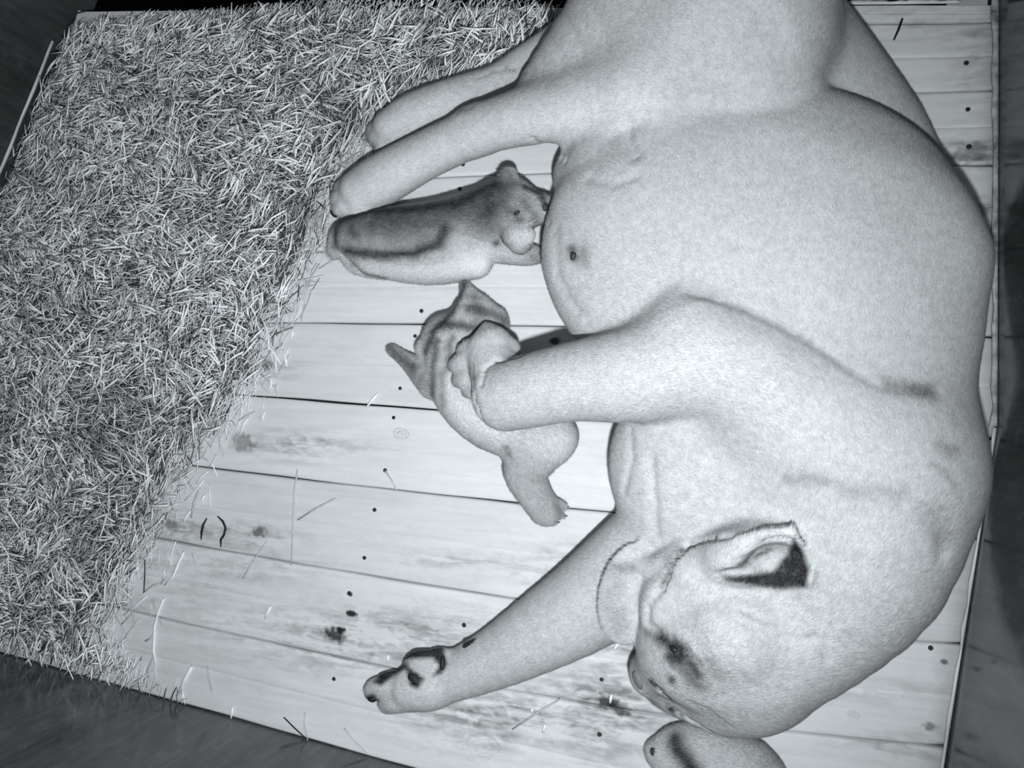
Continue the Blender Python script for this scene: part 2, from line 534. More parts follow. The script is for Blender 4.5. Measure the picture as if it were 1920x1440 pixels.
# ------------------------------------------------------------------ sculpting: smooth union of tapered limbs on a grid
class Sculpt:
    def __init__(s, h):
        s.h = h; s.ops = []

    def chain(s, pts, k=.02, flat=1.0, sub=False, smooth=True):
        """pts: (px, py, z, radius in px)"""
        W = []
        for (px, py, z, r) in pts:
            W.append((*P(px, py, z), r * mpp(z)))
        W = np.array(W)
        if smooth and len(W) > 2:
            out = []
            Pd = np.vstack([2 * W[0] - W[1], W, 2 * W[-1] - W[-2]])
            for i in range(1, len(Pd) - 2):
                p0, p1, p2, p3 = Pd[i - 1], Pd[i], Pd[i + 1], Pd[i + 2]
                for t in (0, .34, .67):
                    out.append(.5 * ((2 * p1) + (-p0 + p2) * t + (2 * p0 - 5 * p1 + 4 * p2 - p3) * t * t + (-p0 + 3 * p1 - 3 * p2 + p3) * t ** 3))
            out.append(W[-1]); W = np.array(out)
            W[:, 3] = np.maximum(W[:, 3], .002)
        s.ops.append(('chain', W, k, flat, sub))

    def ell(s, px, py, z, rx, ry, rz, ang=0.0, k=.03, sub=False, tilt=None):
        """rx, ry in px, rz in metres, ang degrees in the picture (counter-clockwise on the floor)"""
        c = P(px, py, z); m = mpp(z)
        a = math.radians(ang)
        R = np.array([[math.cos(a), math.sin(a), 0], [-math.sin(a), math.cos(a), 0], [0, 0, 1]])
        if tilt is not None:
            ax, deg = tilt; t = math.radians(deg); c_, s_ = math.cos(t), math.sin(t)
            T = np.array([[1, 0, 0], [0, c_, s_], [0, -s_, c_]]) if ax == 'x' else np.array([[c_, 0, -s_], [0, 1, 0], [s_, 0, c_]])
            R = T @ R
        s.ops.append(('ell', (c, np.array([rx * m, ry * m, rz]), R), k, 1, sub))

    def build(s, floor_z=.0008):
        h = s.h
        lo = np.full(3, 9.); hi = -lo
        boxes = []
        for (t, d, k, fl, sub) in s.ops:
            if t == 'chain':
                b0 = (d[:, :3] - d[:, 3:]).min(0); b1 = (d[:, :3] + d[:, 3:]).max(0)
            else:
                r = np.sqrt(((d[2].T * d[1]) ** 2).sum(1)); b0, b1 = d[0] - r, d[0] + r
            boxes.append((b0 - k - 2 * h, b1 + k + 2 * h))
            if not sub: lo = np.minimum(lo, b0); hi = np.maximum(hi, b1)
        lo -= 4 * h + .02; hi += 4 * h + .02; lo[2] = -3 * h
        n = np.ceil((hi - lo) / h).astype(int) + 1
        F = np.full(n, .06, np.float32)
        ax = [lo[i] + h * np.arange(n[i]) for i in range(3)]
        for (t, d, k, fl, sub), (b0, b1) in zip(s.ops, boxes):
            segs = []
            if t == 'chain':
                # one field per chain: hard min over its segments
                pass
            i0 = np.clip(np.floor((b0 - lo) / h).astype(int), 0, n - 1); i1 = np.clip(np.ceil((b1 - lo) / h).astype(int) + 1, 1, n)
            if (i1 <= i0).any(): continue
            sl = tuple(slice(a, b) for a, b in zip(i0, i1))
            X = ax[0][sl[0]].astype(np.float32)[:, None, None]; Y = ax[1][sl[1]].astype(np.float32)[None, :, None]; Z = ax[2][sl[2]].astype(np.float32)[None, None, :]
            if t == 'chain':
                D = np.full(tuple(i1 - i0), .06 + k, np.float32)
                for q in range(len(d) - 1):
                    A, B = d[q], d[q + 1]
                    rm = max(A[3], B[3]) + k + 2 * h
                    c0 = np.minimum(A[:3], B[:3]) - rm; c1 = np.maximum(A[:3], B[:3]) + rm
                    j0 = np.maximum(np.floor((c0 - lo) / h).astype(int), i0) - i0; j1 = np.minimum(np.ceil((c1 - lo) / h).astype(int) + 1, i1) - i0
                    if (j1 <= j0).any(): continue
                    ss = tuple(slice(a, b) for a, b in zip(j0, j1))
                    ab = B[:3] - A[:3]; L2 = max(float(ab @ ab), 1e-9)
                    xx, yy, zz = X[ss[0]] - A[0], Y[:, ss[1]] - A[1], Z[:, :, ss[2]] - A[2]
                    tt = np.clip((xx * ab[0] + yy * ab[1] + zz * ab[2]) / L2, 0, 1)
                    dd = np.sqrt((xx - tt * ab[0]) ** 2 + (yy - tt * ab[1]) ** 2 + ((zz - tt * ab[2]) / fl) ** 2) - (A[3] + (B[3] - A[3]) * tt)
                    D[ss] = np.minimum(D[ss], dd)
            else:
                c, r, R = d
                xx, yy, zz = X - c[0], Y - c[1], Z - c[2]
                u = [(R[i, 0] * xx + R[i, 1] * yy + R[i, 2] * zz) for i in range(3)]
                k0 = np.sqrt(sum((u[i] / r[i]) ** 2 for i in range(3)))
                k1 = np.sqrt(sum((u[i] / r[i] ** 2) ** 2 for i in range(3))) + 1e-9
                D = np.where(k0 < .2, -r.min() * .8, k0 * (k0 - 1) / k1).astype(np.float32)
            G = F[sl]
            if sub:
                a, b = G, -D
                hh = np.maximum(k - np.abs(a - b), 0) / k
                F[sl] = np.maximum(a, b) + hh * hh * k * .25
            else:
                hh = np.maximum(k - np.abs(G - D), 0) / k
                F[sl] = np.minimum(G, D) - hh * hh * k * .25
        F = np.maximum(F, (floor_z - ax[2])[None, None, :].astype(np.float32))
        return surface_nets(F, lo, h)


def surface_nets(F, lo, h):
    S = F < 0
    c = S[:-1, :-1, :-1].astype(np.int8)
    tot = np.zeros(c.shape, np.int8)
    offs = [(i, j, k) for i in (0, 1) for j in (0, 1) for k in (0, 1)]
    nx, ny, nz = F.shape
    for (i, j, k) in offs:
        tot += S[i:nx - 1 + i, j:ny - 1 + j, k:nz - 1 + k]
    act = np.argwhere((tot > 0) & (tot < 8))
    vid = np.full(tot.shape, -1, np.int32)
    vid[act[:, 0], act[:, 1], act[:, 2]] = np.arange(len(act))
    val = {o: F[act[:, 0] + o[0], act[:, 1] + o[1], act[:, 2] + o[2]] for o in offs}
    acc = np.zeros((len(act), 3)); cnt = np.zeros(len(act))
    for o in offs:
        for d in range(3):
            if o[d] == 0:
                p = list(o); p[d] = 1; p = tuple(p)
                a, b = val[o], val[p]
                m = (a < 0) != (b < 0)
                t = np.where(m, a / np.where(a - b == 0, 1, a - b), 0)
                q = np.tile(np.array(o, float), (len(act), 1)); q[:, d] = t
                acc[m] += q[m]; cnt[m] += 1
    V = lo + h * (act + acc / cnt[:, None])
    quads = []
    for d in range(3):
        e, f = (d + 1) % 3, (d + 2) % 3
        a = [slice(None)] * 3; b = [slice(None)] * 3
        a[d] = slice(0, -1); b[d] = slice(1, None)
        A, B = S[tuple(a)], S[tuple(b)]
        ch = np.argwhere(A != B)
        ok = (ch[:, e] > 0) & (ch[:, f] > 0) & (ch[:, e] < F.shape[e] - 1) & (ch[:, f] < F.shape[f] - 1)
        ch = ch[ok]
        sgn = A[ch[:, 0], ch[:, 1], ch[:, 2]]

        def at(de, df):
            q = ch.copy(); q[:, e] += de; q[:, f] += df
            return vid[q[:, 0], q[:, 1], q[:, 2]]
        q = np.stack([at(-1, -1), at(0, -1), at(0, 0), at(-1, 0)], -1)
        q[~sgn] = q[~sgn][:, ::-1]
        quads.append(q)
    Q = np.concatenate(quads)
    Q = Q[(Q >= 0).all(1)]
    return V, Q


def relax(V, Q, it=3, lam=.5):
    n = len(V)
    for _ in range(it):
        acc = np.zeros_like(V); cnt = np.zeros(n)
        for a, b in ((0, 1), (1, 2), (2, 3), (3, 0)):
            for d in range(3):
                acc[:, d] += np.bincount(Q[:, a], V[Q[:, b], d], n) + np.bincount(Q[:, b], V[Q[:, a], d], n)
            cnt += np.bincount(Q[:, a], None, n) + np.bincount(Q[:, b], None, n)
        V = V + lam * (acc / np.maximum(cnt, 1)[:, None] - V)
    return V


def normals(V, Q):
    N = np.cross(V[Q[:, 2]] - V[Q[:, 0]], V[Q[:, 3]] - V[Q[:, 1]])
    out = np.zeros_like(V)
    for c in range(4):
        for d in range(3):
            out[:, d] += np.bincount(Q[:, c], N[:, d], len(V))
    return out / np.maximum(np.linalg.norm(out, axis=1), 1e-12)[:, None]


class Skin:
    """brush strokes on a sculpted surface: coat colour, painted shade and folds of the skin"""
    def __init__(s, V, Q):
        s.V, s.Q = V, Q; s.px = pix(V); s.tone = np.ones(len(V)); s.N = normals(V, Q)
        s.front = (s.N * (CAM - V)).sum(1) > 0

    def hit(s, x, y, zmax=9.):
        m = s.front & (np.abs(s.px[:, 0] - x) < 9) & (np.abs(s.px[:, 1] - y) < 9) & (s.V[:, 2] < zmax)
        i = np.nonzero(m)[0]
        if not len(i): return None
        z = s.V[i, 2]; i = i[z > z.max() - .03]
        j = i[((s.px[i] - (x, y)) ** 2).sum(1).argmin()]
        return s.V[j]

    def line(s, pts, step=6):
        out = []
        for a, b in zip(pts[:-1], pts[1:]):
            n = max(2, int(math.dist(a, b) / step))
            for t in np.linspace(0, 1, n):
                h = s.hit(a[0] + (b[0] - a[0]) * t, a[1] + (b[1] - a[1]) * t)
                if h is not None: out.append(h)
        return np.array(out)

    def dist(s, A):
        lo, hi = A.min(0) - .09, A.max(0) + .09
        i = np.nonzero(((s.V > lo) & (s.V < hi)).all(1))[0]
        d = np.full(len(i), 9.)
        for a in A: d = np.minimum(d, ((s.V[i] - a) ** 2).sum(1))
        return i, np.sqrt(d)

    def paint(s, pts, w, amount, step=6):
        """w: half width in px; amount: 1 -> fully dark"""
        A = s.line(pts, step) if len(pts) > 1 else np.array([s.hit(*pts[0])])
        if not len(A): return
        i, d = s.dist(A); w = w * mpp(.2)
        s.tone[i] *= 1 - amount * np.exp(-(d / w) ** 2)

    def fold(s, pts, w, depth):
        A = s.line(pts)
        if not len(A): return
        i, d = s.dist(A); w = w * mpp(.2)
        s.V[i] -= s.N[i] * (depth * np.exp(-(d / w) ** 2))[:, None]

    def fill(s, poly, amount, soft=8, zmin=0.0):
        """dark patch with a polygon outline on the surface facing up there"""
        P2 = np.array(poly, float)
        lo, hi = P2.min(0) - 20, P2.max(0) + 20
        i = np.nonzero(s.front & (s.V[:, 2] > zmin) & (s.px > lo).all(1) & (s.px < hi).all(1))[0]
        q = s.px[i]; inside = np.zeros(len(i), bool); dm = np.full(len(i), 1e9)
        for a, b in zip(P2, np.roll(P2, -1, 0)):
            cond = (a[1] > q[:, 1]) != (b[1] > q[:, 1])
            xi = (b[0] - a[0]) * (q[:, 1] - a[1]) / (b[1] - a[1] + 1e-9) + a[0]
            inside ^= cond & (q[:, 0] < xi)
            t = np.clip(((q - a) @ (b - a)) / ((b - a) @ (b - a)), 0, 1)
            dm = np.minimum(dm, np.linalg.norm(q - a - t[:, None] * (b - a), axis=1))
        sd = np.where(inside, dm, -dm)
        s.tone[i] *= 1 - amount * np.clip(.5 + sd / (2 * soft), 0, 1)


def tube(name, W, R, mat, parent=None, ns=6):
    """small tapered tube through world points"""
    W = np.array(W, float); n = len(W)
    T = np.gradient(W, axis=0); T /= np.linalg.norm(T, axis=1)[:, None]
    U = np.cross(T, [0, 0, 1.]); U /= np.maximum(np.linalg.norm(U, axis=1), 1e-6)[:, None]; B = np.cross(T, U)
    V = []
    for i in range(n):
        for j in range(ns):
            a = 2 * math.pi * j / ns
            V.append(W[i] + R[i] * (math.cos(a) * U[i] + math.sin(a) * B[i]))
    Q = []
    for i in range(n - 1):
        for j in range(ns):
            k = (j + 1) % ns
            Q.append((i * ns + j, i * ns + k, (i + 1) * ns + k, (i + 1) * ns + j))
    Q += [tuple(range(ns))[::-1], tuple((n - 1) * ns + j for j in range(ns))]
    return mesh_obj(name, V, Q, mat, parent, True)


def blob(name, c, r, R, mat, parent, nu=12, nv=8, warp=0.0, seed=0):
    """small rounded ellipsoid lump (pads, noses, eyes)"""
    rs = np.random.default_rng(seed); ph = rs.random(3) * 6
    V = []; Q = []
    for i in range(nv + 1):
        th = math.pi * i / nv
        for j in range(nu):
            a = 2 * math.pi * j / nu
            w = 1 + warp * math.sin(2 * a + ph[0]) + warp * .6 * math.sin(3 * a + ph[1])
            p = np.array([r[0] * math.sin(th) * math.cos(a) * w, r[1] * math.sin(th) * math.sin(a) * w, r[2] * math.cos(th)])
            V.append(c + R.T @ p)
    for i in range(nv):
        for j in range(nu):
            k = (j + 1) % nu
            Q.append((i * nu + j, (i + 1) * nu + j, (i + 1) * nu + k, i * nu + k))
    return mesh_obj(name, V, Q, mat, parent, True)


def rotz(deg):
    a = math.radians(deg)
    return np.array([[math.cos(a), math.sin(a), 0], [-math.sin(a), math.cos(a), 0], [0, 0, 1.]])
def coat(name, sk, Q, n, length, width, guides, mat, parent, tilt=.22, seed=0, curl=.35):
    """short hairs lying on the skin along a flow given by guides (px, py, dx, dy on the floor plan)"""
    r = np.random.default_rng(seed)
    V, N, tone = sk.V, sk.N, sk.tone
    A = np.linalg.norm(np.cross(V[Q[:, 2]] - V[Q[:, 0]], V[Q[:, 3]] - V[Q[:, 1]]), axis=1) * (V[Q].mean(1)[:, 2] > .004)
    f = np.searchsorted(np.cumsum(A) / A.sum(), r.random(n)).clip(0, len(Q) - 1)
    u, v = r.random((2, n, 1))
    q = Q[f]
    bl = lambda X: (X[q[:, 0]] * (1 - u) * (1 - v) + X[q[:, 1]] * u * (1 - v) + X[q[:, 2]] * u * v + X[q[:, 3]] * (1 - u) * v)
    p = bl(V); nn = bl(N); nn /= np.linalg.norm(nn, axis=1)[:, None]
    tn = bl(tone[:, None])[:, 0]
    G = np.array([(*P(a, b_, .15)[:2], c, -d) for a, b_, c, d in guides])
    w = 1 / (((p[:, None, :2] - G[None, :, :2]) ** 2).sum(2) + .002) ** 1.5
    d = (w @ G[:, 2:]) / w.sum(1)[:, None]
    d /= np.maximum(np.linalg.norm(d, axis=1), 1e-6)[:, None]
    d3 = np.concatenate([d, np.full((n, 1), -.12)], 1) + curl * r.standard_normal((n, 3)) * .6
    d3 -= nn * (d3 * nn).sum(1)[:, None]; d3 /= np.maximum(np.linalg.norm(d3, axis=1), 1e-6)[:, None]
    L = length * (.6 + .8 * r.random(n)); tl = tilt * (.5 + r.random(n))
    tip = p + d3 * (L * np.cos(tl))[:, None] + nn * (L * np.sin(tl))[:, None]
    side = np.cross(nn, d3) * (width * (.6 + .8 * r.random(n)) * .5)[:, None]
    root = p - nn * .0004
    tip[:, 2] = np.maximum(tip[:, 2], .0006)
    Vh = np.stack([root + side, tip, root - side], 1).reshape(-1, 3)
    th = np.clip(tn + .13 * r.standard_normal(n) * (.3 + tn), 0, 1.6)
    o = fast_mesh(name, Vh, np.arange(3 * n).reshape(n, 3), mat, parent, {'tone': np.repeat(th, 3)}, smooth=False)
    o['kind'] = 'stuff'
    return o


def hair_material(name, light, dark):
    k = NT(name)
    at = k.n('ShaderNodeAttribute', attribute_name='tone')
    k.grey(k.math('ADD', k.math('MULTIPLY', at.outputs['Fac'], light - dark), dark))
    k.set(.7, .2)
    return k.m


M_LHAIR = hair_material('lioness_hair', .455, .018)
M_CHAIR = hair_material('cub_hair', .46, .018)
#@@LION
# ------------------------------------------------------------------ lioness
b = Sculpt(.0045)
# trunk
b.chain([(1330, -210, .14, 110), (1350, -60, .16, 160), (1392, 50, .165, 150), (1405, 165, .17, 122)], .06)   # pelvis
b.chain([(1340, -190, .09, 90), (1465, 0, .06, 66), (1570, 120, .048, 60), (1662, 240, .042, 56), (1726, 350, .05, 50)], .035)  # spine behind the hips
b.chain([(1440, 20, .09, 95), (1520, 150, .065, 88), (1600, 260, .055, 78)], .06)   # slope of the loin
b.ell(1392, 462, .15, 357, 286, .168, 0, .016)             # belly and flank
b.chain([(1440, 320, .19, 84), (1540, 348, .195, 86), (1640, 372, .19, 84), (1712, 420, .18, 84), (1745, 480, .17, 84)], .03)   # edge of the flank above the loin
b.ell(1500, 600, .155, 278, 285, .165, 0, .06)            # ribs
b.ell(1560, 830, .165, 212, 205, .165, 0, .07)            # shoulders
b.ell(1372, 880, .14, 212, 195, .135, 0, .06)             # breast
b.chain([(1230, 260, .12, 115), (1110, 330, .09, 72)], .05)
b.ell(1150, 285, .16, 75, 48, .06, 20, .03)
b.ell(1100, 480, .17, 60, 70, .06, 0, .04)
b.ell(1120, 385, .17, 60, 50, .05, 0, .04)
# near hind leg
b.chain([(1370, 30, .20, 165), (1285, 105, .205, 118), (1210, 160, .195, 86)], .06)
b.chain([(1300, 0, .14, 190), (1130, 105, .12, 108), (1030, 165, .11, 58)], .05)
b.chain([(1240, 160, .195, 82), (1090, 195, .17, 64), (970, 222, .14, 52), (890, 246, .11, 46)], .035)
b.chain([(900, 243, .11, 45), (800, 290, .075, 46), (720, 335, .055, 50), (680, 358, .045, 46)], .02)
for (x, y) in ((642, 352), (634, 372), (636, 390), (660, 398)):
    b.chain([(700, 350, .05, 30), (x + 14, y - 3, .045, 21), (x, y, .030, 17)], .008)
# far hind leg
b.chain([(1180, 40, .08, 90), (1060, 80, .055, 44), (975, 122, .045, 30), (945, 148, .042, 32)], .03)
b.chain([(960, 146, .04, 30), (870, 178, .042, 38), (780, 214, .04, 42), (735, 240, .035, 38)], .015)
for (x, y) in ((700, 240), (698, 256), (708, 268)):
    b.chain([(750, 232, .04, 24), (x + 12, y, .035, 17), (x, y + 2, .022, 14)], .008)
# tail beyond the frame
b.chain([(1430, -250, .12, 50), (1560, -330, .06, 34), (1720, -330, .03, 26), (1800, -260, .03, 24)], .03)
# near shoulder and foreleg
b.chain([(1292, 622, .275, 72), (1400, 695, .265, 105), (1520, 800, .235, 130), (1640, 875, .20, 140)], .035)
b.chain([(1298, 600, .29, 48), (1292, 585, .285, 38)], .03)
b.chain([(1315, 665, .275, 95), (1200, 700, .265, 88), (1080, 715, .245, 73), (985, 735, .22, 68), (950, 745, .205, 64)], .035)
b.chain([(945, 735, .20, 56), (930, 695, .17, 50), (920, 662, .15, 46)], .012)
b.chain([(925, 660, .15, 40), (918, 632, .14, 26), (913, 618, .13, 14)], .012)
b.chain([(935, 650, .15, 34), (955, 655, .145, 22)], .012)
for (x, y, r_) in ((872, 658, 17), (858, 684, 18), (864, 712, 17), (880, 734, 14)):
    b.chain([(912, 668, .15, 34), (x + 14, y - 4, .15, r_ + 3), (x, y, .135, r_), (x - 6, y + 3, .115, r_ - 5)], .006)
# far foreleg, stretched along the boards
b.chain([(1340, 950, .12, 100), (1215, 1040, .09, 90), (1110, 1125, .075, 82), (1010, 1188, .065, 68), (925, 1236, .055, 54), (850, 1268, .05, 45), (800, 1284, .047, 45)], .03)
b.chain([(810, 1280, .05, 46), (775, 1288, .048, 42)], .015)
b.chain([(780, 1285, .05, 26), (735, 1286, .052, 22), (704, 1291, .036, 20), (698, 1300, .024, 14)], .007)
b.chain([(790, 1300, .045, 30), (750, 1310, .048, 26), (728, 1318, .03, 20)], .007)
b.chain([(835, 1262, .06, 32), (806, 1248, .07, 25), (782, 1243, .066, 21), (770, 1248, .055, 15)], .005)
b.chain([(850, 1246, .06, 26), (826, 1238, .066, 22), (808, 1236, .060, 16)], .005)
b.chain([(760, 1262, .085, 5), (772, 1272, .09, 8), (788, 1276, .085, 6)], .012, 1.0, True)
b.chain([(705, 1268, .075, 5), (735, 1258, .085, 9), (758, 1246, .085, 6)], .012, 1.0, True)
# neck and head
b.chain([(1610, 890, .165, 175), (1580, 1030, .165, 162), (1500, 1140, .155, 138), (1430, 1210, .155, 118)], .06)
b.ell(1375, 1180, .185, 168, 138, .125, 25, .04)             # skull
b.ell(1400, 1285, .13, 102, 78, .105, 20, .04)              # near cheek
b.chain([(1370, 1180, .26, 85), (1300, 1212, .225, 66), (1254, 1240, .175, 50), (1224, 1262, .125, 42)], .03)   # bridge of the nose and muzzle
b.chain([(1340, 1290, .13, 70), (1276, 1290, .1, 48), (1246, 1288, .07, 36)], .025)     # lips and chin
b.chain([(1244, 1120, .24, 28), (1228, 1152, .235, 25), (1246, 1184, .225, 22)], .02)    # brow
b.chain([(1310, 1075, .26, 50), (1262, 1115, .23, 45)], .03)
# far ear seen from behind
b.ell(1188, 1112, .20, 64, 96, .017, -12, .010, tilt=('y', 22))
b.chain([(1290, 1100, .21, 50), (1235, 1110, .195, 36)], .02)
b.chain([(1285, 1035, .235, 22), (1240, 1062, .22, 24), (1205, 1060, .21, 14)], .015)
# near ear, cupped and open upwards
b.ell(1412, 1036, .29, 92, 52, .085, 14, .03)
b.chain([(1335, 1062, .30, 16), (1375, 1022, .345, 12), (1435, 1000, .37, 9), (1484, 996, .372, 7)], .012)
b.chain([(1484, 996, .372, 7), (1506, 1030, .36, 8), (1516, 1075, .335, 10), (1508, 1110, .31, 14)], .012)
b.ell(1458, 1072, .375, 62, 46, .085, 18, .012, True)
b.ell(1395, 1085, .36, 52, 17, .05, 4, .01, True)
b.ell(1400, 1052, .385, 50, 9, .03, 24, .006, True)
V, Q = b.build()
V = relax(V, Q, 2)
s = Skin(V, Q)
# folds of the skin
for pts, w, d in [
    ([(1290, 1022), (1262, 1050), (1240, 1100)], 7, .012), ([(1370, 1005), (1320, 1012), (1290, 1022)], 6, .010),
    ([(1240, 1100), (1215, 1140), (1212, 1170), (1240, 1195), (1285, 1215), (1305, 1245)], 7, .007),
    ([(1222, 1278), (1240, 1300), (1256, 1328), (1290, 1350), (1340, 1378), (1400, 1400)], 6, .008),
    ([(1296, 1318), (1330, 1335), (1365, 1362)], 6, .005),
    ([(1385, 1142), (1440, 1165), (1500, 1170)], 6, .004), ([(1380, 1160), (1420, 1182), (1480, 1192)], 6, .003), ([(1420, 1200), (1480, 1206), (1530, 1195)], 7, .004),
    ([(1340, 1200), (1365, 1250), (1410, 1290)], 6, .003), ([(1545, 1090), (1550, 1180), (1548, 1240)], 9, .004),
    ([(1640, 720), (1690, 735), (1750, 735)], 8, .003), ([(1500, 900), (1600, 935), (1700, 935)], 12, .004), ([(1730, 960), (1765, 1000), (1770, 1040)], 14, .006),
    ([(1100, 600), (1140, 580), (1180, 590)], 9, .003), ([(1290, 545), (1400, 575), (1500, 625), (1620, 705)], 12, .005),
    ([(975, 668), (930, 676), (908, 692), (902, 720)], 6, .008), ([(885, 690), (886, 720), (891, 755), (905, 790)], 5, .008),
    ([(1030, 420), (1060, 440), (1085, 470)], 10, .003), ([(1150, 250), (1230, 230), (1260, 180)], 14, .005), ([(955, 130), (925, 132), (900, 146)], 4, .004),
    ([(1000, 262), (1040, 285), (1060, 300)], 7, .006), ([(1190, 290), (1170, 240), (1210, 215)], 12, .008), ([(1105, 335), (1150, 345), (1190, 330)], 10, .005), ([(1040, 430), (1045, 520), (1080, 580)], 14, .004),
    ([(1220, 860), (1225, 930), (1230, 1000)], 10, .006), ([(1180, 800), (1185, 860), (1170, 920)], 8, .004)]:
    s.fold(pts, w, d)
s.V = relax(s.V, Q, 1, .4)
s = Skin(s.V, Q)
# coat tones: markings, plus shade painted into the ear hollow and folds
s.fill([(1488, 1008), (1505, 1030), (1516, 1072), (1512, 1102), (1460, 1106), (1405, 1098), (1360, 1092), (1352, 1082), (1400, 1078), (1450, 1072), (1478, 1035)], .98, 5, .22)  # shade of the ear hollow painted into the tone
s.paint([(1365, 1068), (1400, 1052), (1440, 1032)], 6, .7)
for pts, w, a in [
    ([(1212, 1188), (1240, 1200)], 9, .6), ([(1240, 1198), (1275, 1220), (1258, 1232)], 14, .92), ([(1270, 1215), (1308, 1262)], 12, .85), ([(1268, 1240), (1305, 1285)], 18, .62),
    ([(1258, 1272), (1259, 1277)], 8, .8), ([(1222, 1278), (1240, 1300), (1258, 1330)], 9, .97), ([(1256, 1328), (1300, 1356), (1360, 1388)], 5, .5),
    ([(1330, 1245), (1345, 1260)], 20, .35), ([(1296, 1318), (1330, 1336), (1362, 1362)], 5, .45),  # last stroke paints shade along the cheek fold
    ([(1242, 1100), (1262, 1055), (1290, 1024), (1340, 1010)], 5, .85),  # shade painted into the crease by the far ear
    ([(1155, 1062), (1185, 1066)], 10, .45), ([(1665, 725), (1700, 730), (1745, 732)], 11, .55), ([(1720, 735), (1740, 742)], 14, .4),
    ([(1765, 838), (1790, 850)], 11, .4), ([(1750, 870), (1790, 910)], 6, .3), ([(1745, 960), (1768, 1010)], 16, .35), ([(1480, 900), (1540, 905)], 14, .3), ([(1590, 925), (1680, 930)], 16, .22),
    ([(1072, 468), (1078, 486)], 11, .8), ([(1095, 470), (1098, 490)], 14, .45), ([(1040, 300), (1030, 330)], 16, .7), ([(1030, 380), (1034, 420)], 8, .3),  # includes the groin fold, its shade painted dark
    ([(1150, 1085), (1140, 1130), (1160, 1175)], 26, .28), ([(1190, 1060), (1250, 1040)], 14, .18),
    ([(620, 405), (628, 412)], 8, .95), ([(885, 203), (865, 208)], 9, .5), ([(690, 262), (700, 275)], 10, .6), ([(950, 128), (985, 138)], 4, .6),
    ([(885, 690), (884, 720)], 7, .6), ([(1190, 195), (1000, 245), (850, 285), (650, 385)], 46, -.28), ([(900, 180), (740, 240)], 36, -.22), ([(880, 660), (930, 640), (880, 725)], 34, -.14), ([(790, 1290), (720, 1300)], 36, -.12)]:  # negative amounts lighten the hind legs and paws
    s.paint(pts, w, a)
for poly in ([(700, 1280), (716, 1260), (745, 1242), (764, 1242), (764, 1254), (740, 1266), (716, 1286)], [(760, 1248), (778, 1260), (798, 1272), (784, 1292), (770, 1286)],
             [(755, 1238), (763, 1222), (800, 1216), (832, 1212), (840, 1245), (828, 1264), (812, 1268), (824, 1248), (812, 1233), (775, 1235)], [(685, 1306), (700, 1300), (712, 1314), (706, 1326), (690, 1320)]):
    s.fill(poly, .97, 4)  # darkens the paw around the pads and between the toes
lion = empty('lioness', P(1480, 620, 0))
tag(lion, 'big pale lioness lying curled on her side on the boards, one paw over a cub', 'lioness')
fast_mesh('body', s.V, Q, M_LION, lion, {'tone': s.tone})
LS = s
LION_FLOW = [(1560, 1000, .3, -1), (1700, 850, .1, -1), (1780, 600, 0, -1), (1600, 600, -.1, -1), (1500, 350, -.2, -1), (1300, 350, -.4, -.9), (1750, 350, -.2, -1),
             (1400, 100, -.4, -.8), (1560, 150, -.3, -1), (1250, 60, -.8, -.3), (1100, 190, -1, .3), (900, 240, -1, .4), (700, 340, -1, .5), (850, 180, -1, .4),
             (1600, 800, -.5, -.7), (1400, 700, -.9, -.4), (1200, 690, -1, .1), (1000, 730, -1, .1), (900, 660, -.3, -1), (1250, 850, -.6, -.5), (1250, 960, -.8, .2),
             (1100, 1130, -.8, .7), (950, 1230, -.9, .4), (780, 1290, -1, .2), (1230, 1270, .8, -.7), (1300, 1200, .9, -.5), (1400, 1230, 1, -.2), (1500, 1250, .9, -.6),
             (1400, 1340, .9, -.1), (1400, 1120, .8, -.6), (1180, 1110, -.8, -.2), (1430, 1030, .4, -.9), (1700, 1100, .5, -.9), (1600, 1200, .7, -.7)]
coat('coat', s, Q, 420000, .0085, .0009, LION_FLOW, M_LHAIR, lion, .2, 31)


def on(sk, px, py, lift=0.0):
    h = sk.hit(px, py)
    return (P(px, py, .05) if h is None else h) + np.array([0, 0, lift])


def frame_at(sk, p):
    i = ((sk.V - p) ** 2).sum(1).argmin(); n = sk.N[i]
    x = np.array([1, 0, 0.]); x -= n * (x @ n); x /= np.linalg.norm(x)
    return np.array([x, np.cross(n, x), n])


def pad(name, sk, px, py, rx, ry, ang, mat, parent, rz=.004, warp=.12, seed=0):
    p = on(sk, px, py); R = rotz(ang) @ frame_at(sk, p); m = mpp(p[2])
    return blob(name, p, (rx * m, ry * m, rz), R, mat, parent, 14, 8, warp, seed)


# pads of the forward paw, one pad of the hind paw, dew claw, nose, eye
pad('paw_pad', s, 734, 1262, 24, 9, 26, M_PAD, lion, .006, .12, 1)
pad('paw_pad', s, 778, 1274, 15, 11, -38, M_PAD, lion, .006, .14, 2)
pad('paw_pad', s, 795, 1226, 24, 6, 4, M_PAD, lion, .006, .12, 3)
pad('paw_pad', s, 828, 1244, 6, 13, 12, M_PAD, lion, .006, .12, 4)
pad('paw_pad', s, 698, 1311, 10, 8, -25, M_PAD, lion, .006, .12, 5)
pad('paw_pad', s, 622, 407, 8, 9, 0, M_PAD, lion, .006, .1, 6)
tube('dew_claw', [P(912, 1196, .075), P(890, 1203, .08), P(874, 1210, .078), P(868, 1218, .07)], [.004, .0075, .0085, .004], M_CLAW, lion, 8)
pad('nose', s, 1196, 1276, 12, 16, 30, M_NOSE_L, lion, .007, .06, 7)
e = pad('eye', s, 1262, 1216, 9, 6, -30, M_EYE, lion, .005, .03, 8)
pad('nipple', s, 1075, 480, 7, 8, 0, M_NOSE, lion, .006, .1, 9)


